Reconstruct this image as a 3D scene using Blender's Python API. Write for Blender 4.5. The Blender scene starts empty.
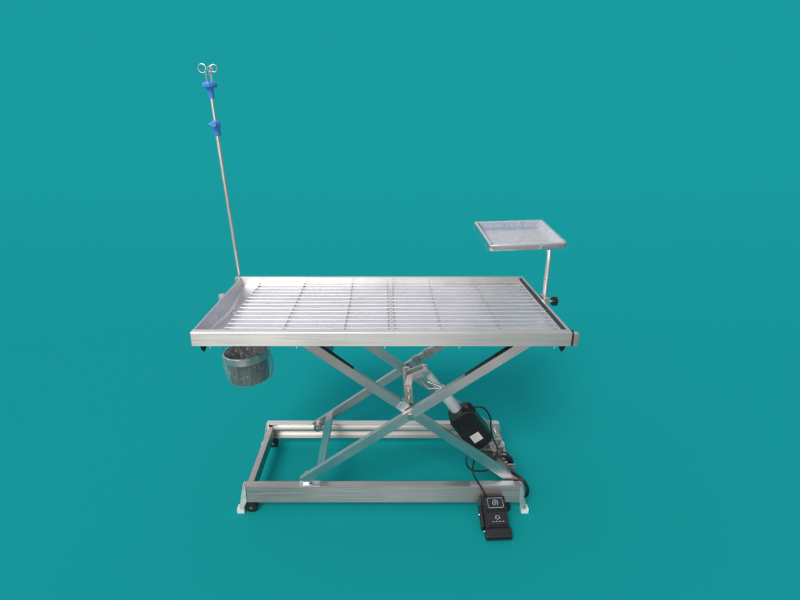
import bpy, bmesh, math, random
from mathutils import Vector, Matrix, noise
random.seed(7)
R = math.radians
scene = bpy.context.scene
col = scene.collection

# ------------------------------------------------------------------ materials
def new_mat(name):
    m = bpy.data.materials.new(name); m.use_nodes = True
    nt = m.node_tree; nt.nodes.clear()
    out = nt.nodes.new('ShaderNodeOutputMaterial')
    bs = nt.nodes.new('ShaderNodeBsdfPrincipled')
    nt.links.new(bs.outputs[0], out.inputs[0])
    return m, nt, bs, out

def ramp(nt, src, stops):
    r = nt.nodes.new('ShaderNodeValToRGB')
    el = r.color_ramp.elements
    while len(el) < len(stops): el.new(0.5)
    for e, (p, c) in zip(el, stops):
        e.position = p; e.color = (*c, 1) if len(c) == 3 else c
    nt.links.new(src, r.inputs[0]); return r

def steel(name, base=(0.66, 0.65, 0.64), rough=(0.22, 0.42), stretch=(3, 160, 160), bump=0.12,
          blotch=4.0, var=0.10, metallic=1.0, wave=0.0, aniso=0.0):
    """brushed stainless steel, grain along the object's local X (or as stretched)"""
    m, nt, bs, out = new_mat(name)
    N = nt.nodes; L = nt.links
    tc = N.new('ShaderNodeTexCoord')
    mp = N.new('ShaderNodeMapping'); mp.inputs['Scale'].default_value = stretch
    L.new(tc.outputs['Object'], mp.inputs[0])
    g = N.new('ShaderNodeTexNoise'); g.inputs['Scale'].default_value = 3.0; g.inputs['Detail'].default_value = 6
    L.new(mp.outputs[0], g.inputs['Vector'])
    b = N.new('ShaderNodeTexNoise'); b.inputs['Scale'].default_value = blotch; b.inputs['Detail'].default_value = 4
    L.new(tc.outputs['Object'], b.inputs['Vector'])
    mix = N.new('ShaderNodeMath'); mix.operation = 'ADD'; L.new(g.outputs[0], mix.inputs[0]); L.new(b.outputs[0], mix.inputs[1])
    half = N.new('ShaderNodeMath'); half.operation = 'MULTIPLY'; half.inputs[1].default_value = 0.5; L.new(mix.outputs[0], half.inputs[0])
    lo = tuple(c * (1 - var) for c in base); hi = tuple(min(1, c * (1 + var)) for c in base)
    rc = ramp(nt, half.outputs[0], [(0.35, lo), (0.65, hi)])
    L.new(rc.outputs[0], bs.inputs['Base Color'])
    rr = N.new('ShaderNodeMapRange'); rr.inputs[1].default_value = 0.35; rr.inputs[2].default_value = 0.65
    rr.inputs[3].default_value = rough[0]; rr.inputs[4].default_value = rough[1]
    L.new(half.outputs[0], rr.inputs[0]); L.new(rr.outputs[0], bs.inputs['Roughness'])
    bs.inputs['Metallic'].default_value = metallic
    bp = N.new('ShaderNodeBump'); bp.inputs['Strength'].default_value = bump; bp.inputs['Distance'].default_value = 0.0006
    L.new(g.outputs[0], bp.inputs['Height'])
    last = bp
    if wave:
        w = N.new('ShaderNodeTexNoise'); w.inputs['Scale'].default_value = 7; w.inputs['Detail'].default_value = 2
        L.new(tc.outputs['Object'], w.inputs['Vector'])
        b2 = N.new('ShaderNodeBump'); b2.inputs['Strength'].default_value = wave; b2.inputs['Distance'].default_value = 0.02
        L.new(w.outputs[0], b2.inputs['Height']); L.new(bp.outputs[0], b2.inputs['Normal']); last = b2
    L.new(last.outputs[0], bs.inputs['Normal'])
    if aniso:
        bs.inputs['Anisotropic'].default_value = aniso
        vt = N.new('ShaderNodeVectorTransform'); vt.vector_type = 'VECTOR'; vt.convert_from = 'OBJECT'; vt.convert_to = 'WORLD'
        vt.inputs[0].default_value = (0, .7, .7); L.new(vt.outputs[0], bs.inputs['Tangent'])
    return m

def plastic(name, base, rough=0.4, var=0.25, scale=60, bump=0.05, spec=0.5):
    m, nt, bs, out = new_mat(name)
    N = nt.nodes; L = nt.links
    tc = N.new('ShaderNodeTexCoord')
    g = N.new('ShaderNodeTexNoise'); g.inputs['Scale'].default_value = scale; g.inputs['Detail'].default_value = 5
    L.new(tc.outputs['Object'], g.inputs['Vector'])
    rc = ramp(nt, g.outputs[0], [(0.35, tuple(c * (1 - var) for c in base)), (0.65, tuple(min(1, c * (1 + var)) for c in base))])
    L.new(rc.outputs[0], bs.inputs['Base Color'])
    bs.inputs['Roughness'].default_value = rough
    bs.inputs['Specular IOR Level'].default_value = spec
    bp = N.new('ShaderNodeBump'); bp.inputs['Strength'].default_value = bump; bp.inputs['Distance'].default_value = 0.001
    L.new(g.outputs[0], bp.inputs['Height']); L.new(bp.outputs[0], bs.inputs['Normal'])
    return m

def film(name, body=0.25, tint=(0.85, 0.88, 0.92), milk=.12, gain=.6):
    """clear crinkled wrapping film: mostly see-through, glossy at its creases"""
    m, nt, bs, out = new_mat(name)
    N = nt.nodes; L = nt.links
    N.remove(bs)
    tr = N.new('ShaderNodeBsdfTransparent'); tr.inputs[0].default_value = (0.985, 0.988, 0.99, 1)
    gl = N.new('ShaderNodeBsdfGlossy'); gl.inputs['Roughness'].default_value = 0.08; gl.inputs[0].default_value = (*tint, 1)
    tc = N.new('ShaderNodeTexCoord')
    n = N.new('ShaderNodeTexNoise'); n.inputs['Scale'].default_value = 26; n.inputs['Detail'].default_value = 5; n.inputs['Distortion'].default_value = 1.2
    L.new(tc.outputs['Object'], n.inputs['Vector'])
    bp = N.new('ShaderNodeBump'); bp.inputs['Strength'].default_value = 1.0; bp.inputs['Distance'].default_value = 0.022
    L.new(n.outputs[0], bp.inputs['Height']); L.new(bp.outputs[0], gl.inputs['Normal'])
    fr = N.new('ShaderNodeLayerWeight'); fr.inputs[0].default_value = 0.35; L.new(bp.outputs[0], fr.inputs['Normal'])
    ad = N.new('ShaderNodeMath'); ad.operation = 'ADD'; ad.use_clamp = True; ad.inputs[1].default_value = body
    L.new(fr.outputs['Facing'], ad.inputs[0])
    ml = N.new('ShaderNodeMath'); ml.operation = 'MULTIPLY'; ml.inputs[1].default_value = gain
    L.new(ad.outputs[0], ml.inputs[0])
    df = N.new('ShaderNodeBsdfDiffuse'); df.inputs[0].default_value = (.72, .73, .75, 1)
    sm = N.new('ShaderNodeMixShader'); sm.inputs[0].default_value = milk; L.new(gl.outputs[0], sm.inputs[1]); L.new(df.outputs[0], sm.inputs[2])
    mx = N.new('ShaderNodeMixShader'); L.new(ml.outputs[0], mx.inputs[0]); L.new(tr.outputs[0], mx.inputs[1]); L.new(sm.outputs[0], mx.inputs[2])
    L.new(mx.outputs[0], out.inputs[0])
    return m

M = {}
M['steel'] = steel('brushed_steel')
M['rail'] = steel('brushed_rail_steel', base=(0.74, 0.715, 0.695), rough=(0.36, 0.50), stretch=(2, 120, 120), var=0.07, aniso=.8)
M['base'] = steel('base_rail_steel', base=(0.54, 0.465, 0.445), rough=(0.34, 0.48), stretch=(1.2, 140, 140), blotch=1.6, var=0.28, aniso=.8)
M['arm'] = steel('arm_steel', base=(0.70, 0.645, 0.645), rough=(0.26, 0.38), stretch=(2, 140, 140), var=0.14, aniso=.75)
M['pan'] = steel('pan_steel', base=(0.86, 0.85, 0.88), rough=(0.36, 0.52), stretch=(2, 60, 60), blotch=5, var=0.10, wave=0.3)
M['rod'] = steel('polished_rod_steel', base=(0.68, 0.655, 0.675), rough=(0.30, 0.42), stretch=(4, 20, 20), var=0.08)
M['tray'] = steel('tray_steel', base=(0.84, 0.86, 0.90), rough=(0.10, 0.2), stretch=(3, 60, 60), var=0.05)
M['tube'] = steel('painted_tube', base=(0.74, 0.75, 0.78), rough=(0.35, 0.45), stretch=(4, 60, 60), var=0.05, metallic=.25)
M['grate'] = steel('grate_rod_steel', base=(0.68, 0.66, 0.675), rough=(0.30, 0.42), stretch=(4, 20, 20), var=0.10)
M['wall'] = steel('darkened_end_wall_steel', base=(0.50, 0.50, 0.56), rough=(0.20, 0.32), stretch=(30, 2, 30), var=0.12, bump=.02)  # same steel, darkened: the wall's dark reflection is put into the colour
M['wire'] = steel('dull_wire_steel', base=(0.60, 0.58, 0.59), rough=(0.35, 0.5), stretch=(20, 20, 20), var=0.2)
M['zinc'] = steel('cast_steel', base=(0.52, 0.49, 0.46), rough=(0.35, 0.55), stretch=(20, 20, 20), blotch=30, var=0.25)
M['alu'] = steel('satin_aluminium', base=(0.80, 0.80, 0.83), rough=(0.35, 0.5), stretch=(4, 60, 60), var=0.05)
M['bucket'] = steel('bucket_steel', base=(0.19, 0.18, 0.178), rough=(0.25, 0.45), stretch=(60, 60, 3), blotch=14, var=0.40, metallic=.45)
M['pole'] = steel('pole_steel', base=(0.88, 0.87, 0.87), rough=(0.22, 0.38), stretch=(30, 30, 8), var=0.08)
M['blue'] = plastic('blue_plastic', (0.07, 0.30, 0.78), 0.35, 0.18, 40)
M['black'] = plastic('black_plastic', (0.012, 0.012, 0.014), 0.34, 0.3, 90)
M['rubber'] = plastic('black_rubber', (0.014, 0.013, 0.013), 0.6, 0.35, 60)
M['cable'] = plastic('cable_sheath', (0.010, 0.010, 0.011), 0.38, 0.2, 60)
M['white'] = plastic('white_nylon', (0.80, 0.80, 0.78), 0.5, 0.04, 40)
M['label'] = plastic('silver_sticker', (0.62, 0.61, 0.62), 0.4, 0.10, 300)
M['ink'] = plastic('pale_print', (0.48, 0.50, 0.52), 0.5, 0.1, 100)
M['dark'] = plastic('near_black', (0.03, 0.03, 0.035), 0.6, 0.3, 60)  # near-black for the painted gap shade and the other dark strips
M['film'] = film('clear_film', .0, (1, 1, 1), .03, .42)
M['film_heavy'] = film('bunched_film', 0.15, (0.72, 0.71, 0.71), .30, .55)

# teal studio sweep
m, nt, bs, out = new_mat('teal_backdrop_paper')
tc = nt.nodes.new('ShaderNodeTexCoord'); n = nt.nodes.new('ShaderNodeTexNoise')
n.inputs['Scale'].default_value = 0.35; n.inputs['Detail'].default_value = 3
nt.links.new(tc.outputs['Object'], n.inputs['Vector'])
TEAL = (0.0100, 0.334, 0.345)
rc = ramp(nt, n.outputs[0], [(0.3, tuple(c * 0.997 for c in TEAL)), (0.7, tuple(c * 1.003 for c in TEAL))])
nt.links.new(rc.outputs[0], bs.inputs['Base Color'])
bs.inputs['Roughness'].default_value = 1.0; bs.inputs['Specular IOR Level'].default_value = 0.0
M['teal'] = m

# ------------------------------------------------------------------ mesh helpers
def box(bm, x0, x1, y0, y1, z0, z1):
    vs = [bm.verts.new((x, y, z)) for x in (x0, x1) for y in (y0, y1) for z in (z0, z1)]
    f = [(0, 1, 3, 2), (4, 6, 7, 5), (0, 4, 5, 1), (2, 3, 7, 6), (0, 2, 6, 4), (1, 5, 7, 3)]
    for q in f: bm.faces.new([vs[i] for i in q])
    return vs

def prism(bm, prof, a0, a1, axis='x'):
    """extrude a closed 2-D outline along an axis: x -> (y,z), y -> (x,z), z -> (x,y)"""
    def P(a, u, v):
        return {'x': (a, u, v), 'y': (u, a, v), 'z': (u, v, a)}[axis]
    A = [bm.verts.new(P(a0, u, v)) for u, v in prof]; B = [bm.verts.new(P(a1, u, v)) for u, v in prof]
    n = len(prof)
    bm.faces.new(A[::-1]); bm.faces.new(B)
    for i in range(n):
        bm.faces.new((A[i], A[(i + 1) % n], B[(i + 1) % n], B[i]))
    return A + B

def frame_of(d):
    d = d.normalized(); up = Vector((0, 0, 1)) if abs(d.z) < 0.95 else Vector((0, 1, 0))
    s = d.cross(up).normalized(); return s, s.cross(d).normalized()

def cone(bm, p0, p1, r0, r1=None, seg=20, caps=True):
    p0 = Vector(p0); p1 = Vector(p1); r1 = r0 if r1 is None else r1
    s, u = frame_of(p1 - p0); ring = []
    for p, r in ((p0, r0), (p1, r1)):
        ring.append([bm.verts.new(p + s * math.cos(2 * math.pi * i / seg) * r + u * math.sin(2 * math.pi * i / seg) * r) for i in range(seg)])
    for i in range(seg):
        j = (i + 1) % seg
        bm.faces.new((ring[0][i], ring[0][j], ring[1][j], ring[1][i]))
    if caps: bm.faces.new(ring[0][::-1]); bm.faces.new(ring[1])

def spline(pts, n=10, closed=False):
    pts = [Vector(p) for p in pts]; outp = []; k = len(pts)
    for i in range(k if closed else k - 1):
        if closed: a, b, c, d = pts[i - 1], pts[i], pts[(i + 1) % k], pts[(i + 2) % k]
        else: a, b, c, d = pts[max(i - 1, 0)], pts[i], pts[i + 1], pts[min(i + 2, k - 1)]
        for j in range(n):
            t = j / n
            outp.append(0.5 * ((2 * b) + (c - a) * t + (2 * a - 5 * b + 4 * c - d) * t * t + (3 * b - a - 3 * c + d) * t ** 3))
    if not closed: outp.append(pts[-1])
    return outp

def tube(bm, pts, r, seg=10, closed=False):
    pts = [Vector(p) for p in pts]; n = len(pts); rings = []
    d = (pts[1] - pts[0]).normalized(); s, u = frame_of(d)
    for i, p in enumerate(pts):
        if closed: t = (pts[(i + 1) % n] - pts[i - 1])
        else: t = pts[min(i + 1, n - 1)] - pts[max(i - 1, 0)]
        t.normalize(); s = (s - t * s.dot(t)).normalized(); u = s.cross(t)
        rings.append([bm.verts.new(p + s * math.cos(2 * math.pi * k / seg) * r + u * math.sin(2 * math.pi * k / seg) * r) for k in range(seg)])
    for i in range(n if closed else n - 1):
        A = rings[i]; B = rings[(i + 1) % n]
        for k in range(seg): bm.faces.new((A[k], A[(k + 1) % seg], B[(k + 1) % seg], B[k]))
    if not closed: bm.faces.new(rings[0][::-1]); bm.faces.new(rings[-1])

def lathe(bm, prof, seg=32, c=(0, 0, 0), close=False):
    """prof: list of (radius, z)"""
    rings = []
    for r, z in prof:
        if r < 1e-6: rings.append([bm.verts.new((c[0], c[1], c[2] + z))])
        else: rings.append([bm.verts.new((c[0] + r * math.cos(2 * math.pi * i / seg), c[1] + r * math.sin(2 * math.pi * i / seg), c[2] + z)) for i in range(seg)])
    for A, B in zip(rings, rings[1:]):
        for i in range(seg):
            j = (i + 1) % seg
            if len(A) == 1 and len(B) == 1: break
            if len(A) == 1: bm.faces.new((A[0], B[j], B[i]))
            elif len(B) == 1: bm.faces.new((A[i], A[j], B[0]))
            else: bm.faces.new((A[i], A[j], B[j], B[i]))

def obj(name, bm, mat, parent=None, bevel=0.0, mw=None, seg=2, ang=35, label=None):
    bmesh.ops.remove_doubles(bm, verts=bm.verts, dist=1e-6)
    bmesh.ops.recalc_face_normals(bm, faces=bm.faces)
    if bevel:
        es = [e for e in bm.edges if len(e.link_faces) == 2 and e.calc_face_angle(0) > R(ang)]
        bmesh.ops.bevel(bm, geom=es, offset=bevel, segments=seg, affect='EDGES', clamp_overlap=True, profile=0.6)
    me = bpy.data.meshes.new(name); bm.to_mesh(me); bm.free()
    for pl in me.polygons: pl.use_smooth = True
    me.set_sharp_from_angle(angle=R(38))
    me.materials.append(M[mat])
    o = bpy.data.objects.new(name, me); col.objects.link(o)
    if bevel:
        wn = o.modifiers.new('weighted_normals', 'WEIGHTED_NORMAL'); wn.keep_sharp = True; wn.weight = 80
    WM[o.name] = mw.copy() if mw is not None else Matrix()      # meshes are written in world space unless mw is given
    if parent is not None:
        o.parent = parent
        o.matrix_basis = WM[parent.name].inverted() @ WM[o.name]
    else:
        o.matrix_basis = WM[o.name]
    if label: o['label'] = label
    return o

WM = {}                  # world matrix of every object
def thing(name, loc, label, cat, group=None):
    o = bpy.data.objects.new(name, None); col.objects.link(o)
    o.location = loc; o.empty_display_size = 0.05
    WM[o.name] = Matrix.Translation(loc)
    o['label'] = label; o['category'] = cat
    if group: o['group'] = group
    return o
def part_of_part(name, bm, mat, part, **k):
    return obj(name, bm, mat, part, **k)

NB = bmesh.new

# ------------------------------------------------------------------ the setting: teal sweep
bm = NB()
prof = [(-1.10, 0.0), (0.5, 0.0), (1.5, 0.0)] + [(1.5 + 6 * i / 30, 0.025 * (6 * i / 30) ** 2) for i in range(1, 31)] + [(7.5 + 2.65 * i, .9 + .795 * i) for i in range(1, 11)]
rows = [[bm.verts.new((x, y, z)) for y, z in prof] for x in (-70, 70)]
for i in range(len(prof) - 1):
    bm.faces.new((rows[0][i], rows[1][i], rows[1][i + 1], rows[0][i + 1]))
sweep = obj('backdrop', bm, 'teal'); sweep['kind'] = 'structure'
sm = sweep.modifiers.new('thickness', 'SOLIDIFY'); sm.thickness = 0.01; sm.offset = -1; sm.use_rim = False

# ------------------------------------------------------------------ operating table
TX0, TX1, TY0, TY1, TZ = -0.603, 0.600, -0.307, 0.307, 0.800
table = thing('operating_table', (0, 0, 0), 'long stainless steel scissor-lift operating table standing on the teal ground', 'table')

bm = NB()   # front rail: hollow fascia with a flat lip folded inwards
prism(bm, [(TY0, .752), (TY0, .797), (TY0 + .003, TZ), (TY0 + .024, TZ), (TY0 + .024, .768), (TY0 + .021, .768), (TY0 + .021, .7965),
           (TY0 + .004, .7965), (TY0 + .003, .755), (TY0 + .016, .755), (TY0 + .016, .752)], TX0, TX1)
obj('front_rail', bm, 'rail', table, .0009)
bm = NB()
prism(bm, [(-y, z) for y, z in [(TY0, .752), (TY0, .797), (TY0 + .003, TZ), (TY0 + .020, TZ), (TY0 + .020, .768), (TY0 + .017, .768), (TY0 + .017, .7965),
           (TY0 + .004, .7965), (TY0 + .003, .755), (TY0 + .016, .755), (TY0 + .016, .752)]], TX0, TX1)
obj('back_rail', bm, 'rail', table, .0009)
bm = NB()   # left wall, slopes inwards towards the gutter
prism(bm, [(TX0, .755), (TX0, .799), (TX0 + .007, .799), (TX0 + .018, .741), (TX0 + .014, .741), (TX0 + .004, .795), (TX0 + .003, .755)], TY0 + .0245, TY1 - .0205, 'y')
obj('end_wall', bm, 'wall', table, .0006)
bm = NB()
prism(bm, [(TX1, .755), (TX1, .799), (TX1 - .010, .799), (TX1 - .010, .767), (TX1 - .007, .767), (TX1 - .007, .796), (TX1 - .003, .796), (TX1 - .003, .755)], TY0 + .0245, TY1 - .0205, 'y')
obj('end_wall', bm, 'rail', table, .0006)
bm = NB()   # dark strip painting in the shade of the gap inside the right-hand lip
box(bm, TX1 - .0150, TX1 - .0102, TY0 + .025, TY1 - .021, .7915, .7985)
obj('gap_shade_strip', bm, 'dark', table, .001)

bm = NB(); box(bm, TX1 - .0215, TX1 - .0104, TY0 + .025, TY1 - .021, .774, .7895)
obj('grate_ledge', bm, 'alu', table, .001)

# pan floor with a V-shaped gutter at the left end falling to the outlet
DR = Vector((-0.579, 0.062, 0.728))
bm = NB()
xa, xb = -0.520, TX1 - .0105; y0, y1 = TY0 + .0245, TY1 - .0205; zf = .773
nx, ny = 60, 28
g = [[bm.verts.new((xa + (xb - xa) * i / nx, y0 + (y1 - y0) * j / ny,
      zf + .0012 * noise.noise(Vector((i * .13, j * .25, 1.3))) * (0 if i in (0, nx) else 1))) for j in range(ny + 1)] for i in range(nx + 1)]
for i in range(nx):
    for j in range(ny): bm.faces.new((g[i][j], g[i + 1][j], g[i + 1][j + 1], g[i][j + 1]))
obj('pan_floor', bm, 'pan', table)
bm = NB()
a = bm.verts.new((xa, y0, zf)); b = bm.verts.new((xa, y1, zf)); c = bm.verts.new((TX0 + .0125, y0, .767)); d = bm.verts.new((TX0 + .0125, y1, .767))
e = bm.verts.new(DR); e2 = bm.verts.new((TX0 + .0172, DR.y, .742)); mid = bm.verts.new((xa, DR.y, zf))
for q in ((a, mid, e), (mid, b, e), (a, e, c), (b, d, e), (c, e, e2), (d, e2, e)): bm.faces.new(q)
obj('gutter', bm, 'pan', table)
bm = NB()   # drain ring and spigot
tube(bm, [(DR.x + .004 + .013 * math.cos(t * math.pi / 8), DR.y + .013 * math.sin(t * math.pi / 8), .7325) for t in range(16)], .0022, 8, True)
cone(bm, (DR.x + .004, DR.y, .727), (DR.x + .004, DR.y, .685), .012, .011, 20)
obj('drain_outlet', bm, 'steel', table)

# under-frame of the table top
bm = NB()
for y in (-.225, .185): box(bm, -.50, .57, y, y + .025, .725, .7645)
for x in (-.50, .1, .545): box(bm, x, x + .025, -.1995, .1845, .726, .7635)
obj('under_frame', bm, 'zinc', table, .002)

# lower hardware under the front rail: corner stops and bolt ends
for x in (-.578, .584):
    bm = NB(); cone(bm, (x, TY0 + .03, .7515), (x, TY0 + .03, .727), .014, .007, 12); cone(bm, (x, TY0 + .03, .728), (x, TY0 + .03, .721), .007, .003, 10)
    obj('corner_stop', bm, 'rubber', table)
for x in (-.548, -.272, .010, .248, .552):
    bm = NB(); cone(bm, (x, TY0 + .010, .7525), (x, TY0 + .010, .742), .0025, .0022, 10); obj('bolt', bm, 'white', table)

# accessory rail along the right end, with its end bracket
bm = NB(); box(bm, TX1 + .0035, TX1 + .0125, TY0 + .02, TY1 - .02, .762, .786)
for y in (-.2, 0.0, .2): cone(bm, (TX1 + .001, y, .774), (TX1 + .0037, y, .774), .007, .007, 12)
obj('accessory_rail', bm, 'rail', table, .0012)
bm = NB(); box(bm, TX1 + .0055, TX1 + .0215, TY0 - .004, TY0 + .0195, .753, .7955)
obj('rail_bracket', bm, 'steel', table, .0022)
bm = NB(); box(bm, TX1 + .0004, TX1 + .0052, TY0 + .001, TY0 + .0195, .752, .802)
obj('rail_gap_strip', bm, 'dark', table, .0006)  # dark strip filling the gap between table end and bracket

# small hook bracket on the left end wall
bm = NB(); box(bm, TX0 - .014, TX0 - .0005, .045, .075, .778, .8005); box(bm, TX0 - .019, TX0 - .0145, .05, .07, .772, .803)
obj('hook_bracket', bm, 'alu', table, .0015)

# ---- base
BX0, BX1 = -.524, .531; BZ0, BZ1 = .060, .134; BYF, BYR = -.217, .231
def chan(sgn, yw):
    """C channel, web at yw, flanges running inwards"""
    t = .003; d = .030
    return [(yw, BZ0), (yw, BZ1), (yw + sgn * d, BZ1), (yw + sgn * d, BZ1 - t), (yw + sgn * t, BZ1 - t), (yw + sgn * t, BZ0 + t), (yw + sgn * d, BZ0 + t), (yw + sgn * d, BZ0)]
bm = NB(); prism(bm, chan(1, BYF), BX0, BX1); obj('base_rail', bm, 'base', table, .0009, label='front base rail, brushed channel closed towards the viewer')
bm = NB(); prism(bm, chan(-1, BYR), BX0, BX1); obj('base_rail', bm, 'rail', table, .0009, label='rear base rail, channel open towards the viewer')
bm = NB(); box(bm, BX0 + .002, BX1 - .004, BYR - .026, BYR - .0035, .094, .1005); obj('roller_track', bm, 'steel', table, .0008)
for x0, x1 in ((-.516, -.492), (.495, .520)):
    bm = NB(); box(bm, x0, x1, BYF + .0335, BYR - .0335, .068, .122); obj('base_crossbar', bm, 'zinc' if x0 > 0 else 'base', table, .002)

# ---- feet: bracket plate, white pad, black caster
def foot(x, y, s, sx):
    bm = NB()
    zt = BZ1 + .001
    prism(bm, [(x, zt), (x + sx * .004, zt), (x + sx * .004, .085), (x - sx * .006, .030), (x - sx * .022, .030), (x - sx * .010, .085)], y, y + s * .026, 'y')
    if True:
        yp = y - .0045 if y < 0 else y + .0
        xi = x + sx * .0045
        prism(bm, [(xi, zt - .001), (xi + sx * .008, zt - .001), (xi + sx * .007, .070), (xi - sx * .001, .050), (x - sx * .006, .030), (x - sx * .018, .030), (xi - sx * .0075, .080)], yp, yp + .0028, 'y')
    br = obj('foot_bracket', bm, 'rail', table, .0008)
    bm = NB(); box(bm, x - sx * .030, x - sx * .002, y - .004, y + .024, .0, .031)
    part_of_part('foot_pad', bm, 'white', br, bevel=.002)
    bm = NB(); cx = x + sx * (.024 if sx > 0 else .060)
    cone(bm, (cx, y + .004, .030), (cx, y + .026, .030), .0225, .0225, 28); 
    w = obj('caster_wheel', bm, 'rubber', table, .003)
    bm = NB(); cone(bm, (cx, y + .0005, .030), (cx, y + .029, .030), .0065, .0065, 14)
    box(bm, cx - .008, cx + .008, y + .0272, y + .0296, .024, .0605)
    part_of_part('wheel_fork', bm, 'zinc', w, bevel=.0006)
foot(BX0 - .0005, BYF + .001, 1, 1); foot(BX1 + .0005, BYF + .001, 1, -1)
foot(BX0 - .0005, BYR - .034, 1, 1); foot(BX1 + .0005, BYR - .034, 1, -1)

# ---- scissor arms (box tubes 40 x 20 mm), local X runs along the arm
def arm(p0, p1, name='scissor_arm', w=.0345, t=.020, mat='arm'):
    p0 = Vector(p0); p1 = Vector(p1); L = (p1 - p0).length
    ex = (p1 - p0).normalized(); ey = Vector((0, 1, 0)); ez = ex.cross(ey).normalized()
    mw = Matrix((ex, ey, ez)).transposed().to_4x4(); mw.translation = (p0 + p1) / 2
    bm = NB(); i = .0025; h = w / 2; q = t / 2
    pr = [(-q, -h), (q, -h), (q, h), (-q, h)]
    # open-ended box tube: outer and inner skins
    A = []
    for xx in (-L / 2, L / 2):
        A.append([bm.verts.new((xx, y, z)) for y, z in pr]); A.append([bm.verts.new((xx, y * (q - i) / q, z * (h - i) / h)) for y, z in pr])
    o0, i0, o1, i1 = A
    for k in range(4):
        j = (k + 1) % 4
        bm.faces.new((o0[k], o0[j], o1[j], o1[k])); bm.faces.new((i0[k], i1[k], i1[j], i0[j]))
        bm.faces.new((o0[k], i0[k], i0[j], o0[j])); bm.faces.new((o1[k], o1[j], i1[j], i1[k]))
    return obj(name, bm, mat, table, .0014, mw=mw)
zB = lambda x: .136 + .722 * (x + .311)      # rising to the right
zA = lambda x: .667 - .750 * (x + .211)      # falling to the right
def armB(y, x0=-.330, x1=.520): return arm((x0, y, zB(x0)), (x1, y, zB(x1)))
def armA(y, x0=-.290, x1=.520): return arm((x0, y, zA(x0)), (x1, y, zA(x1)))
YF1, YF2, YR1, YR2 = -.196, -.171, .176, .151
fB = armB(YF1, -.300); fA = armA(YF2)
rB = armB(YR1, -.300); rA = armA(YR2)
XC = (.667 - .136 - .750 * .211 - .722 * .311) / (.722 + .750); ZC = zB(XC)
def strip(z, sl, x0, x1, y):  # near-black tapered strip along the top edge of an arm
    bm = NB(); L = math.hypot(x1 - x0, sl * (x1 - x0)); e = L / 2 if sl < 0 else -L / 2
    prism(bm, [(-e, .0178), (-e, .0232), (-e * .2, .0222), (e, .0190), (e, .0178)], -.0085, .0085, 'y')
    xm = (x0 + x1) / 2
    obj('dark_strip', bm, 'dark', table, .0015, mw=Matrix.Translation((xm, y, z(xm))) @ Matrix.Rotation(-math.atan(sl), 4, 'Y'))
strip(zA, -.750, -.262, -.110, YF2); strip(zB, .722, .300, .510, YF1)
# centre pivot pins
for y0_, y1_ in ((YF1 - .016, YF2 + .014), (YR2 - .014, YR1 + .016)):
    bm = NB(); cone(bm, (XC, y0_, ZC), (XC, y1_, ZC), .008, .008, 20)
    cone(bm, (XC, y0_ - .004, ZC), (XC, y0_ + .002, ZC), .0125, .0125, 6)
    obj('pivot_pin', bm, 'steel', table, .0008)
bm = NB(); box(bm, -.034, -.004, YF2 - .0145, YF2 - .0105, -.016, .0205); box(bm, -.034, -.004, YF2 - .0145, YF2 + .0105, .0195, .0225)
obj('pivot_plate', bm, 'alu', table, .0008, mw=Matrix.Translation((XC - .012, 0, ZC + .012)) @ Matrix.Rotation(math.atan(.750), 4, 'Y'))
# tie bars between the arms of a pair
def tie(x, z, slope, ya, yb, w=.036, t=.022, mat='arm'):
    bm = NB(); box(bm, -t / 2, t / 2, ya, yb, -w / 2, w / 2)
    mw = Matrix.Translation((x, 0, z)) @ Matrix.Rotation(-math.atan(slope) + R(90), 4, 'Y')
    obj('tie_bar', bm, mat, table, .002, mw=mw)
tie(-.232, zB(-.232), .722, YF1 + .0105, YR1 - .0105, t=.012)
tie(-.190, zA(-.190), -.750, YF2 + .0105, YR2 - .0105, w=.03, t=.012, mat='zinc')
tie(.468, zA(.468), -.750, YF2 + .0105, YR2 - .0105, w=.03, t=.02)
# rollers and end pins of the arms
for (x, z) in ((-.285, zB(-.285)),):
    for y0_, y1_ in ((YF1 + .0115, YF1 + .030), (YR1 - .034, YR1 - .0115)):
        bm = NB(); cone(bm, (x, y0_, z - .006), (x, y1_, z - .006), .017, .017, 24); cone(bm, (x, y0_ - .004, z - .006), (x, y1_ + .004, z - .006), .006, .006, 12)
        obj('roller', bm, 'zinc', table, .002)
for y0_ in (YF2 + .012, YR2 - .030):
    bm = NB(); cone(bm, (.5, y0_, zA(.5)), (.5, y0_ + .018, zA(.5)), .009, .009, 16)
    box(bm, .484, .516, y0_ + .019, y0_ + .023, .112, .175)
    obj('end_pin', bm, 'steel', table, .001)
# bright packing plates where arm feet meet the base rail
bm = NB(); box(bm, -.312, -.232, BYF + .002, BYF + .0285, BZ1 + .0005, BZ1 + .0035); obj('wear_plate', bm, 'alu', table, .0008)
bm = NB(); box(bm, .335, .500, BYF + .002, BYF + .0285, BZ1 + .0005, BZ1 + .0035); obj('wear_plate', bm, 'alu', table, .0008)

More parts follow.
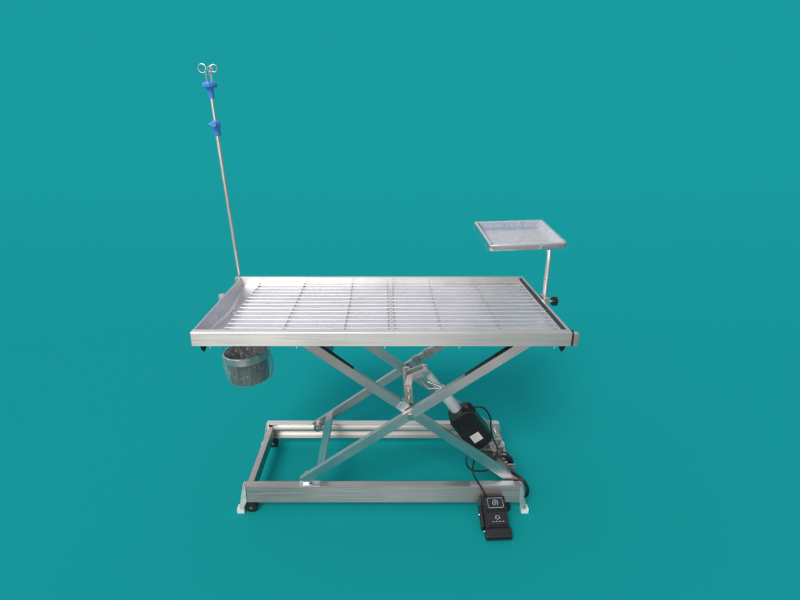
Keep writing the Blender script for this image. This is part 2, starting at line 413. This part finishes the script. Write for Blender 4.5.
# ---- cross beam and lugs that take the actuator rod
RE = Vector((.166, -.005, .516)); LE = Vector((.492, -.005, .076))
bm = NB(); box(bm, XC - .016, XC + .016, YF2 + .0145, YR2 - .0145, ZC - .006, ZC + .026); obj('cross_beam', bm, 'zinc', table, .002)
for dy in (-.026, .018):
    bm = NB()
    prism(bm, [(XC - .014, ZC + .0265), (XC + .014, ZC + .0265), (XC + .022, ZC + .052), (RE.x + .013, RE.z - .014), (RE.x + .012, RE.z + .010), (RE.x - .006, RE.z + .013), (XC - .004, ZC + .068)], RE.y + dy, RE.y + dy + .006, 'y')
    obj('lug_plate', bm, 'arm', table, .001)
bm = NB(); cone(bm, (RE.x, RE.y - .032, RE.z), (RE.x, RE.y + .032, RE.z), .0055, .0055, 14); cone(bm, (RE.x, RE.y - .036, RE.z), (RE.x, RE.y - .030, RE.z), .010, .010, 6)
obj('clevis_pin', bm, 'steel', table, .0006)
for y in (-.12, -.07, .05, .11):
    bm = NB(); cone(bm, (XC, y, ZC + .024), (XC, y, ZC + .032), .0075, .0065, 6); obj('bolt', bm, 'steel', table, .0006)
# gusset between the beam and the arm
bm = NB(); tube(bm, [(.178, -.02, .470), (.232, -.03, .452)], .0045, 8); tube(bm, [(.150, -.02, .476), (.182, -.02, .440), (.236, -.03, .447)], .0035, 8)
obj('brace', bm, 'steel', table)
# lugs welded along the rear arm near its top
for x in (.150, .195, .240):
    bm = NB(); box(bm, -.012, .012, YR1 - .024, YR1 - .0105, -.012, .030)
    obj('welded_lug', bm, 'zinc', table, .0015, mw=Matrix.Translation((x, 0, zB(x))) @ Matrix.Rotation(-math.atan(.722), 4, 'Y'))

# ---- linear actuator with its motor
ax = (LE - RE).normalized()
AX = Matrix((ax, Vector((0, 1, 0)), ax.cross(Vector((0, 1, 0))))).transposed().to_4x4(); AX.translation = RE
bm = NB(); cone(bm, (-.004, 0, 0), (.010, 0, 0), .013, .013, 20); cone(bm, (.008, 0, 0), (.10, 0, 0), .0105, .0105, 24)
obj('actuator_rod', bm, 'tube', table, .001, mw=AX)
bm = NB(); cone(bm, (.022, 0, 0), (.105, 0, 0), .0150, .0150, 28); cone(bm, (.105, 0, 0), (.112, 0, 0), .0230, .0230, 28); cone(bm, (.112, 0, 0), (.240, 0, 0), .0215, .0225, 32)
obj('actuator_tube', bm, 'tube', table, .0012, mw=AX)
bm = NB()
pr = [(.252, -.036), (.264, -.047), (.410, -.047), (.426, -.036), (.434, -.004), (.426, .036), (.410, .047), (.272, .047), (.252, .030)]
prism(bm, [(u, v) for u, v in pr], -.042, .036, 'y')
AM = AX @ Matrix.Translation((-.030, -.012, .006)) @ Matrix.Diagonal((1, 1, 1.09, 1))
mot = obj('motor_housing', bm, 'black', table, .005, mw=AM, seg=3)
def insub(name, bm, mat, **k): return part_of_part(name, bm, mat, mot, mw=AM, **k)
bm = NB()   # ribs and cover
for u in (.272, .286, .300): prism(bm, [(u, -.0400), (u + .005, -.0400), (u + .005, .0400), (u, .0400)], -.0455, -.0415, 'y')
prism(bm, [(.322, -.038), (.412, -.038), (.412, .038), (.322, .038)], -.0445, -.0415, 'y')
insub('motor_cover', bm, 'black', bevel=.0008)
bm = NB(); cone(bm, (.244, -.018, .036), (.280, -.018, .036), .021, .021, 24); cone(bm, (.235, -.018, .036), (.245, -.018, .036), .014, .018, 24)
insub('motor_cap', bm, 'black', bevel=.0015)
bm = NB(); box(bm, .354, .392, -.0459, -.0448, -.019, .018); insub('sticker', bm, 'label', bevel=.0002)
bm = NB()
for i, w in enumerate((.014, .010, .015, .008, .012)): box(bm, .358 + i * .007, .3595 + i * .007, -.0465, -.0461, -w, w * .8)
insub('sticker_print', bm, 'ink')
bm = NB(); box(bm, .410, .535, -.021, -.015, -.020, .020); box(bm, .410, .535, .010, .016, -.020, .020); box(bm, .407, .456, -.0145, .0095, -.016, .020)
obj('rear_clevis', bm, 'zinc', table, .0015, mw=AX)
bm = NB(); box(bm, .468, .4945, -.060, .050, .070, .13); box(bm, .455, .4945, -.034, -.028, .128, .178); box(bm, .455, .4945, .018, .024, .128, .178)
obj('actuator_mount', bm, 'zinc', table, .0015)

# ------------------------------------------------------------------ grates lying in the pan
def grate(x0, x1, crosses, label):
    t = thing('wire_grate', ((x0 + x1) / 2, 0, .771), label, 'grate', 'wire grates lying in the table top')
    bm = NB(); n = 15
    for i in range(n):
        y = -.268 + .5385 * i / (n - 1)
        k = random.uniform(-.0012, .0012)
        tube(bm, [(x0, y, .7835), ((x0 + x1) / 2, y + k, .7835 - abs(k)), (x1, y, .7835)], .0023, 8)
    obj('rods', bm, 'grate', t)
    for x in crosses:
        bm = NB(); k = random.uniform(-.003, .003)
        tube(bm, spline([(x, -.271, .7790), (x + k, 0, .7790), (x - k * .4, .273, .7790)], 6), .0019, 8)
        for y in (-.245, .248): cone(bm, (x, y, .7687), (x, y, .7775), .0042, .0035, 8)
        obj('cross_wire', bm, 'wire', t)
grate(-.517, .030, (-.513, -.325, -.125, .022), 'wire rod grate over the left part of the table top, beside the gutter')
grate(.036, .5775, (.044, .198, .392, .572), 'wire rod grate over the right part of the table top, away from the gutter')

# ------------------------------------------------------------------ drip stand
pb = Vector((-.613, .318, .735)); 
def pp(z):
    return Vector((-.613 - .040 * (z - .80) / .75, .318 - .0 * (z - .8), z))
stand = thing('drip_stand', tuple(pb), 'tall thin steel drip pole with blue fittings rising from the back left corner', 'drip stand')
bm = NB(); tube(bm, [pp(.735), pp(.80), pp(1.1), pp(1.395)], .0088, 16); obj('lower_tube', bm, 'pole', stand)
bm = NB(); tube(bm, [pp(1.39), pp(1.53)], .0062, 16); obj('upper_tube', bm, 'pole', stand)
bm = NB(); box(bm, -.632, -.594, .3075, .3335, .752, .792); obj('pole_socket', bm, 'steel', stand, .003)
def alat(prof, z0):
    bm = NB(); lathe(bm, prof, 28); mw = Matrix.Translation(pp(z0)) @ Matrix.Rotation(-math.atan(.040 / .75), 4, 'Y'); return bm, mw
bm, mw = alat([(0, -.002), (.0125, 0), (.0145, .004), (.0145, .026), (.0165, .030), (.0175, .040), (.0175, .050), (.0145, .055), (.010, .056), (0, .057)], 1.369)
lk = obj('height_lock', bm, 'blue', stand, mw=mw)
bm = NB(); cone(bm, (0, -.012, .042), (0, -.031, .042), .009, .011, 16); cone(bm, (-.012, 0, .042), (-.026, 0, .042), .007, .007, 14)
part_of_part('lock_knob', bm, 'blue', lk, bevel=.002, mw=mw)
bm, mw = alat([(0, 0), (.0105, 0), (.0125, .006), (.0120, .030), (.0140, .036), (.0250, .038), (.0265, .042), (.0265, .053), (.0235, .057), (0, .058)], 1.505)
hb = obj('hook_hub', bm, 'blue', stand, mw=mw)
bm = NB()
for k in range(14):
    a = k * 2 * math.pi / 14; cone(bm, (.0255 * math.cos(a), .0255 * math.sin(a), .0425), (.0255 * math.cos(a), .0255 * math.sin(a), .0525), .0022, .0022, 8)
part_of_part('grip_ribs', bm, 'blue', hb, mw=mw)
top = pp(1.56)
def hook(x0, ox, oz, r, a0, turns, yy, sgn):
    pts = [top + Vector((x0, yy, -.004)), top + Vector((x0 * 1.1, yy, .012))]
    c = Vector((ox, yy, oz))
    n = int(26 * turns)
    for i in range(n + 1):
        a = a0 + sgn * i / n * turns * 2 * math.pi
        rr = r * (1 - .10 * i / n)
        pts.append(top + c + Vector((rr * math.cos(a), .010 * i / n, rr * math.sin(a))))
    bm = NB(); tube(bm, spline(pts, 3), .0021, 8); obj('hook', bm, 'rod', stand)
hook(-.006, -.021, .049, .0155, R(-35), 1.15, -.006, 1)
hook(.010, .020, .050, .0130, R(215), 1.2, .004, -1)
hook(.002, .000, .050, .010, R(250), 1.1, .020, 1)

# ------------------------------------------------------------------ instrument tray on its post
tray = thing('instrument_tray', (.618, .05, .76), 'square shallow steel tray wrapped in crinkled film, raised on a post above the right end', 'tray')
TM = Matrix.Translation((.543, .235, 1.007)) @ Matrix.Rotation(.041, 4, 'Z') @ Matrix.Rotation(.115, 4, 'X') @ Matrix.Rotation(-.024, 4, 'Y')
W = .146; D = .146
def rrect(w, d, r, z, n=5):
    out = []
    for sx, sy, a0 in ((1, 1, 0), (-1, 1, 90), (-1, -1, 180), (1, -1, 270)):
        for i in range(n + 1):
            a = R(a0 + 90 * i / n); out.append((sx * (w - r) + r * math.cos(a), sy * (d - r) + r * math.sin(a), z))
    return out
def loft(bm, loops, cap_last=True):
    rings = [[bm.verts.new(p) for p in l] for l in loops]
    n = len(rings[0])
    for A, B in zip(rings, rings[1:]):
        for i in range(n): bm.faces.new((A[i], A[(i + 1) % n], B[(i + 1) % n], B[i]))
    if cap_last: bm.faces.new(rings[-1])
    return rings
bm = NB()
loft(bm, [rrect(W + .0005, D + .0005, .010, -.020), rrect(W + .001, D + .001, .011, -.002), rrect(W, D, .010, .0), rrect(W - .010, D - .010, .010, .0), rrect(W - .012, D - .012, .010, -.002),
          rrect(W - .024, D - .024, .014, -.017), rrect(W - .030, D - .030, .014, -.0192), rrect(W - .05, D - .05, .012, -.0192)])
obj('tray_pan', bm, 'tray', tray, mw=TM)
bm = NB()
loft(bm, [rrect(W - .002, D - .002, .010, -.0195), rrect(W - .003, D - .003, .010, -.024), rrect(W - .06, D - .06, .010, -.025)]); obj('tray_frame', bm, 'rail', tray, mw=TM)
# crinkled film
bm = NB(); n = 46
def crk(x, y, s=1.0):
    v = Vector((x * 16, y * 16, 3.1))
    return (abs(noise.noise(v)) * .010 + abs(noise.noise(v * 2.3)) * .006 + abs(noise.noise(v * 5)) * .003) * s
g = []
for i in range(n + 1):
    row = []
    for j in range(n + 1):
        x = (-1 + 2 * i / n) * (W + .002); y = (-1 + 2 * j / n) * (D + .002)
        e = min(1, max(0, (min(W - abs(x), D - abs(y))) / .03))
        row.append(bm.verts.new((x, y, .0012 + crk(x, y) * (.15 + (.45 + .45 * (x > 0) * min(1, x / .05)) * e) - .0175 * e ** 1.5)))
    g.append(row)
for i in range(n):
    for j in range(n): bm.faces.new((g[i][j], g[i + 1][j], g[i + 1][j + 1], g[i][j + 1]))
edge = [g[i][0] for i in range(n + 1)] + [g[n][j] for j in range(1, n + 1)] + [g[i][n] for i in range(n - 1, -1, -1)] + [g[0][j] for j in range(n - 1, 0, -1)]
prev = edge
for lv in range(1, 4):
    cur = []
    for v in edge:
        x, y = v.co.x, v.co.y
        k = crk(x * 1.7 + lv, y * 1.7) * .35
        sx = 1 + (k + .002) / W
        cur.append(bm.verts.new((x * sx, y * sx, v.co.z - lv * .0085)))
    m_ = len(edge)
    for i in range(m_): bm.faces.new((prev[i], prev[(i + 1) % m_], cur[(i + 1) % m_], cur[i]))
    prev = cur
obj('film_wrap', bm, 'film', tray, mw=TM)
bm = NB(); tube(bm, spline([(.6185, .045, .758), (.6170, .046, .85), (.6185, .052, .93), (.6190, .060, .975)], 8), .0092, 18); obj('post', bm, 'pole', tray)
bm = NB(); cone(bm, (.6172, .0465, .864), (.6172, .0466, .872), .0108, .0108, 20); obj('post_collar', bm, 'steel', tray, .001)
bm = NB(); box(bm, .6040, .6085, .025, .068, .7865, .803); box(bm, .613, .630, .027, .066, .752, .797); box(bm, .6088, .6126, .027, .066, .7868, .797)
cl = obj('rail_clamp', bm, 'steel', tray, .0016)
bm = NB(); cone(bm, (.6305, .043, .780), (.646, .043, .780), .005, .005, 12)
part_of_part('clamp_screw', bm, 'steel', cl)
bm = NB(); 
for k in range(5):
    a = k * 2 * math.pi / 5 + .3; cone(bm, (.646, .043 + .010 * math.cos(a), .780 + .010 * math.sin(a)), (.665, .043 + .010 * math.cos(a), .780 + .010 * math.sin(a)), .0085, .0070, 14)
cone(bm, (.6455, .043, .780), (.6665, .043, .780), .011, .009, 16)
part_of_part('clamp_knob', bm, 'black', cl, bevel=.0008)

# ------------------------------------------------------------------ waste bucket in film
BC = Vector((-.512, -.010, .480))
bucket = thing('waste_bucket', tuple(BC), 'small round steel waste bucket wrapped in film, hanging under the left end', 'bucket')
BM = Matrix.Translation(BC) @ Matrix.Rotation(R(-4), 4, 'Y') @ Matrix.Diagonal((1, 1, .90, 1))
bm = NB(); lathe(bm, [(0, .002), (.066, .0), (.0725, .004), (.0785, .116), (.0815, .120), (.0820, .128), (.0790, .1305), (.0765, .128), (.0762, .120), (.0705, .008), (0, .006)], 56)
obj('bucket_body', bm, 'bucket', bucket, mw=BM)
bm = NB(); lathe(bm, [(.0800, .100), (.0835, .101), (.0850, .130), (.0815, .133), (.0805, .130)], 56); obj('rim_band', bm, 'rail', bucket, mw=BM)
bm = NB(); pts = [(.084 * math.cos(t), 0, .118 + .1905 * math.sin(t) ** .7 if math.sin(t) > 0 else .118) for t in [math.pi * i / 20 for i in range(21)]]
tube(bm, pts, .0024, 8); 
for s in (-1, 1): cone(bm, (s * .083, 0, .118), (s * .089, 0, .118), .006, .006, 12)
obj('bail_handle', bm, 'steel', bucket, mw=BM)
bm = NB(); seg = 120; lv = 16; rings = []
for j in range(lv + 1):
    z = -.002 + .138 * j / lv; ring = []
    for i in range(seg):
        a = 2 * math.pi * i / seg
        v = Vector((math.cos(a) * 3.2, math.sin(a) * 3.2, z * 9))
        w = Vector((math.cos(a) * 11, math.sin(a) * 11, z * 7))
        r = (.0735 if j else .067) + .0105 * j / lv + .003 * abs(noise.noise(v)) + .008 * abs(noise.noise(w)) + .008 * abs(noise.noise(w * 2.1))
        r += .011 * math.exp(-((a - .15) / .28) ** 2) * math.sin(math.pi * min(1, z / .142 + .15)) if a < math.pi else .011 * math.exp(-((a - 2 * math.pi - .15) / .28) ** 2) * math.sin(math.pi * min(1, z / .142 + .15))
        if j == lv: r *= .95
        ring.append(bm.verts.new((r * math.cos(a), r * math.sin(a), z + (.006 * noise.noise(w) if j > lv - 2 else 0))))
    rings.append(ring)
for A, B in zip(rings, rings[1:]):
    for i in range(seg): bm.faces.new((A[i], A[(i + 1) % seg], B[(i + 1) % seg], B[i]))
obj('film_wrap', bm, 'film_heavy', bucket, mw=BM)
bm = NB()   # film tucked down inside the mouth
rings = []
for j in range(9):
    ring = []
    for i in range(72):
        a = 2 * math.pi * i / 72; r = (.0755 - .0075 * j) 
        w = Vector((math.cos(a) * 2.5 * r / .07, math.sin(a) * 2.5 * r / .07, j * .35))
        ring.append(bm.verts.new((r * math.cos(a), r * math.sin(a), .130 - .0055 * j + .020 * noise.noise(w) * min(1, j / 2) - (0.0 if j < 2 else .006))))
    rings.append(ring)
for A, B in zip(rings, rings[1:]):
    for i in range(72): bm.faces.new((A[i], A[(i + 1) % 72], B[(i + 1) % 72], B[i]))
bm.faces.new(rings[-1])
obj('film_liner', bm, 'film_heavy', bucket, mw=BM)
# hook on the table's underside that the bail hangs from
bm = NB(); hz = BC.z + .278
tube(bm, spline([(BC.x - .02, BC.y, .7655), (BC.x - .02, BC.y, hz - .002), (BC.x - .02, BC.y - .007, hz - .010), (BC.x - .02, BC.y - .014, hz + .002)], 6), .0028, 8)
obj('bucket_hook', bm, 'steel', table)

# ------------------------------------------------------------------ foot switch leaning on the front base rail
fs = thing('foot_switch', (.415, -.30, 0), 'black two-pedal foot switch leaning against the front base rail at the right', 'foot switch')
ang = math.atan2(.085, .125)
FM = Matrix.Translation((.4195, -.352, .010)) @ Matrix.Rotation(R(3), 4, 'Z') @ Matrix.Rotation(ang, 4, 'X')
# local: x across, y up the slope, z out of the face
hw = .044; Lf = .150
bm = NB(); prism(bm, [(-hw, -.010), (hw, -.010), (hw, .012), (hw - .004, .018), (-hw + .004, .018), (-hw, .012)], 0, Lf, 'y')
hs = obj('switch_housing', bm, 'black', fs, .003, mw=FM)
bm = NB(); prism(bm, [(-.002, -.010), (.040, -.010), (.040, .020), (.034, .027), (.006, .027), (-.002, .018)], -hw - .002, hw + .002, 'x'); obj('toe_bar', bm, 'black', fs, .003, mw=FM)
for a, b in ((.046, .093), (.099, .146)):
    bm = NB(); box(bm, -hw + .009, hw - .003, a, b, .0185, .0245 if a < .09 else .0265); pd = obj('pedal', bm, 'black', fs, .0035, mw=FM, seg=3)
    bm = NB(); z = .0252 if a < .09 else .0272; cy = (a + b) / 2; cxx = .003
    if a > .09:
        pts = [(cxx + sx, cy + sy, z) for sx, sy in ((-.026, -.017), (.026, -.017), (.029, -.012), (.026, .017), (-.026, .017), (-.029, .012))]
        tube(bm, pts, .0009, 6, True)
        tube(bm, [(cxx + .010 * math.cos(t), cy + .010 * math.sin(t), z) for t in [R(k * 22.5) for k in range(-3, 12)]], .0010, 6)
        tube(bm, [(cxx - .006, cy - .002, z), (cxx, cy + .005, z), (cxx + .006, cy - .002, z)], .0010, 6)
        tube(bm, [(cxx, cy + .004, z), (cxx, cy - .008, z)], .0010, 6)
    else:
        tube(bm, [(cxx - .009, cy - .002, z), (cxx - .004, cy + .009, z), (cxx + .004, cy + .009, z), (cxx + .009, cy - .002, z)], .0010, 6)
        tube(bm, [(cxx - .006, cy + .002, z), (cxx, cy - .006, z), (cxx + .006, cy + .002, z)], .0010, 6)
        for k in (-.018, -.006, .006, .018): tube(bm, [(cxx + k - .003, cy - .012, z), (cxx + k + .003, cy - .012, z)], .0012, 6)
    part_of_part('pedal_marking', bm, 'ink', pd, mw=FM)
bm = NB(); prism(bm, [(.036, -.008), (.125, -.008), (.118, .012), (.044, .012)], -hw - .013, -hw - .0005, 'x'); obj('side_guard', bm, 'black', fs, .003, mw=FM)
for x, y in ((-hw - .0135, .088), (-hw - .003, .030), (hw + .003, .030)):
    bm = NB(); s = -1 if x < 0 else 1; cone(bm, (x, y, .004), (x + s * .003, y, .004), .0038, .0032, 12); obj('screw', bm, 'rod', fs, mw=FM)

# ------------------------------------------------------------------ cables
def cable(name, pts, r, label, n=8, mat='cable', extra=None):
    bm = NB(); tube(bm, spline(pts, n), r, 10)
    if extra: extra(bm)
    o = obj(name, bm, mat)
    o['label'] = label; o['category'] = 'cable'
    return o
# motor cord: out of the cap, over the housing and into the hanging coil
cpts = [(.356, -.034, .360), (.380, -.040, .370), (.405, -.040, .360), (.428, -.040, .322), (.434, -.042, .276), (.444, -.050, .230), (.462, -.065, .195)]
cc = Vector((.474, -.090, .142))
for k in range(0, 6 * 12):
    a = R(120) - k / 12 * 2 * math.pi
    j = k / 72
    rr = .034 + .008 * math.sin(k * .9)
    cpts.append((cc.x + rr * 1.15 * math.cos(a), cc.y - .026 * (j - .5) + .005 * math.sin(k * 1.3), cc.z + rr * math.sin(a)))
cpts += [(.455, -.100, .112), (.430, -.105, .145)]
coil = cable('coiled_cable', cpts, .0034, 'thin black cable leaving the motor and looped into a tight hanging coil', 4)
cable('switch_cable', [(.462, -.040, .150), (.440, -.06, .176), (.400, -.08, .188), (.362, -.100, .206), (.334, -.115, .200), (.330, -.125, .168), (.350, -.130, .142), (.392, -.125, .132), (.430, -.12, .136)],
      .0030, 'thin black cable bowed out in a loose loop left of the hanging coil')
cable('switch_cable', [(.410, .030, .170), (.378, -.045, .160), (.358, -.120, .160), (.350, -.150, .158), (.356, -.168, .140), (.372, -.232, .1385), (.384, -.246, .120), (.392, -.245, .105), (.400, -.238, .0985)],
      .0032, 'thin black cable dropping over the front base rail down to the foot switch')
cable('power_cable', [(.490, -.135, .150), (.508, -.175, .156), (.530, -.200, .151), (.548, -.212, .124), (.547, -.216, .094), (.532, -.200, .072), (.508, -.180, .058), (.480, -.170, .045)],
      .0066, 'thick black cable bent round the right end of the front base rail')

# ------------------------------------------------------------------ world, lamps, camera
w = bpy.data.worlds.new('World'); scene.world = w; w.use_nodes = True
nt = w.node_tree; nt.nodes.clear()
ow = nt.nodes.new('ShaderNodeOutputWorld'); bg = nt.nodes.new('ShaderNodeBackground')
tc = nt.nodes.new('ShaderNodeTexCoord'); sp = nt.nodes.new('ShaderNodeSeparateXYZ')
nt.links.new(tc.outputs['Generated'], sp.inputs[0])
mr = nt.nodes.new('ShaderNodeMapRange'); mr.inputs[1].default_value = -1; mr.inputs[2].default_value = 1
nt.links.new(sp.outputs['Z'], mr.inputs[0])
rp = ramp(nt, mr.outputs[0], [(0.0, (.42, .40, .38)), (.40, (.56, .54, .51)), (.49, (.70, .69, .67)), (.53, (1.0, 1.0, 1.0)), (.68, (1.0, 1.0, 1.0)), (1.0, (.66, .72, .85))])
az = nt.nodes.new('ShaderNodeMapRange'); az.interpolation_type = 'SMOOTHSTEP'
az.inputs[1].default_value = .05; az.inputs[2].default_value = .85; az.inputs[3].default_value = 1.04; az.inputs[4].default_value = .30
nt.links.new(sp.outputs['X'], az.inputs[0])
nz = nt.nodes.new('ShaderNodeTexNoise'); nz.inputs['Scale'].default_value = 2.4; nz.inputs['Detail'].default_value = 2
nt.links.new(tc.outputs['Generated'], nz.inputs['Vector'])
nr = nt.nodes.new('ShaderNodeMapRange'); nr.inputs[1].default_value = .35; nr.inputs[2].default_value = .65; nr.inputs[3].default_value = .74; nr.inputs[4].default_value = 1.16
nt.links.new(nz.outputs[0], nr.inputs[0])
m1 = nt.nodes.new('ShaderNodeMath'); m1.operation = 'MULTIPLY'; nt.links.new(az.outputs[0], m1.inputs[0]); nt.links.new(nr.outputs[0], m1.inputs[1])
vm = nt.nodes.new('ShaderNodeVectorMath'); vm.operation = 'SCALE'; nt.links.new(rp.outputs[0], vm.inputs[0]); nt.links.new(m1.outputs[0], vm.inputs['Scale'])
nt.links.new(vm.outputs[0], bg.inputs[0]); bg.inputs[1].default_value = .74
nt.links.new(bg.outputs[0], ow.inputs[0])

def lamp_sun(strength, angle, elev, az, colr):
    d = bpy.data.lights.new('key_lamp', 'SUN'); d.energy = strength; d.angle = R(angle); d.color = colr
    o = bpy.data.objects.new('key_lamp', d); col.objects.link(o)
    v = Vector((math.cos(R(elev)) * math.sin(R(az)), math.cos(R(elev)) * math.cos(R(az)), math.sin(R(elev))))  # towards the lamp
    o.rotation_euler = v.to_track_quat('Z', 'Y').to_euler(); o.location = (0, 0, 5)
lamp_sun(1.68, 22, 42, 203, (1, .97, .93))

def added_fill_lamp(loc, target, sx, sy, watts, colr):
    d = bpy.data.lights.new('added_fill_lamp', 'AREA'); d.shape = 'RECTANGLE'; d.size = sx; d.size_y = sy; d.energy = watts; d.color = colr
    o = bpy.data.objects.new('added_fill_lamp', d); col.objects.link(o); o.location = loc
    o.rotation_euler = (Vector(loc) - Vector(target)).to_track_quat('Z', 'Y').to_euler()
added_fill_lamp((-1, -15, 4.5), (0, 1, .5), 8, 5, 260, (1, .96, .93))  # unseen fill lamp, added to give the steel fronts neutral light

cd = bpy.data.cameras.new('camera'); cam = bpy.data.objects.new('camera', cd); col.objects.link(cam)
cd.sensor_width = 36; cd.lens = 510 / 800 * 36
cd.shift_x = (400 - 383) / 800; cd.shift_y = (306 - 300) / 800
cam.location = (.004, -1.785, 1.426); cam.rotation_euler = (R(70), 0, 0)
cd.clip_start = .02; cd.clip_end = 200
scene.camera = cam
scene.view_settings.view_transform = 'Standard'; scene.view_settings.look = 'None'
scene.view_settings.exposure = 0; scene.view_settings.gamma = 1
scene.cycles.max_bounces = 10; scene.cycles.transparent_max_bounces = 16
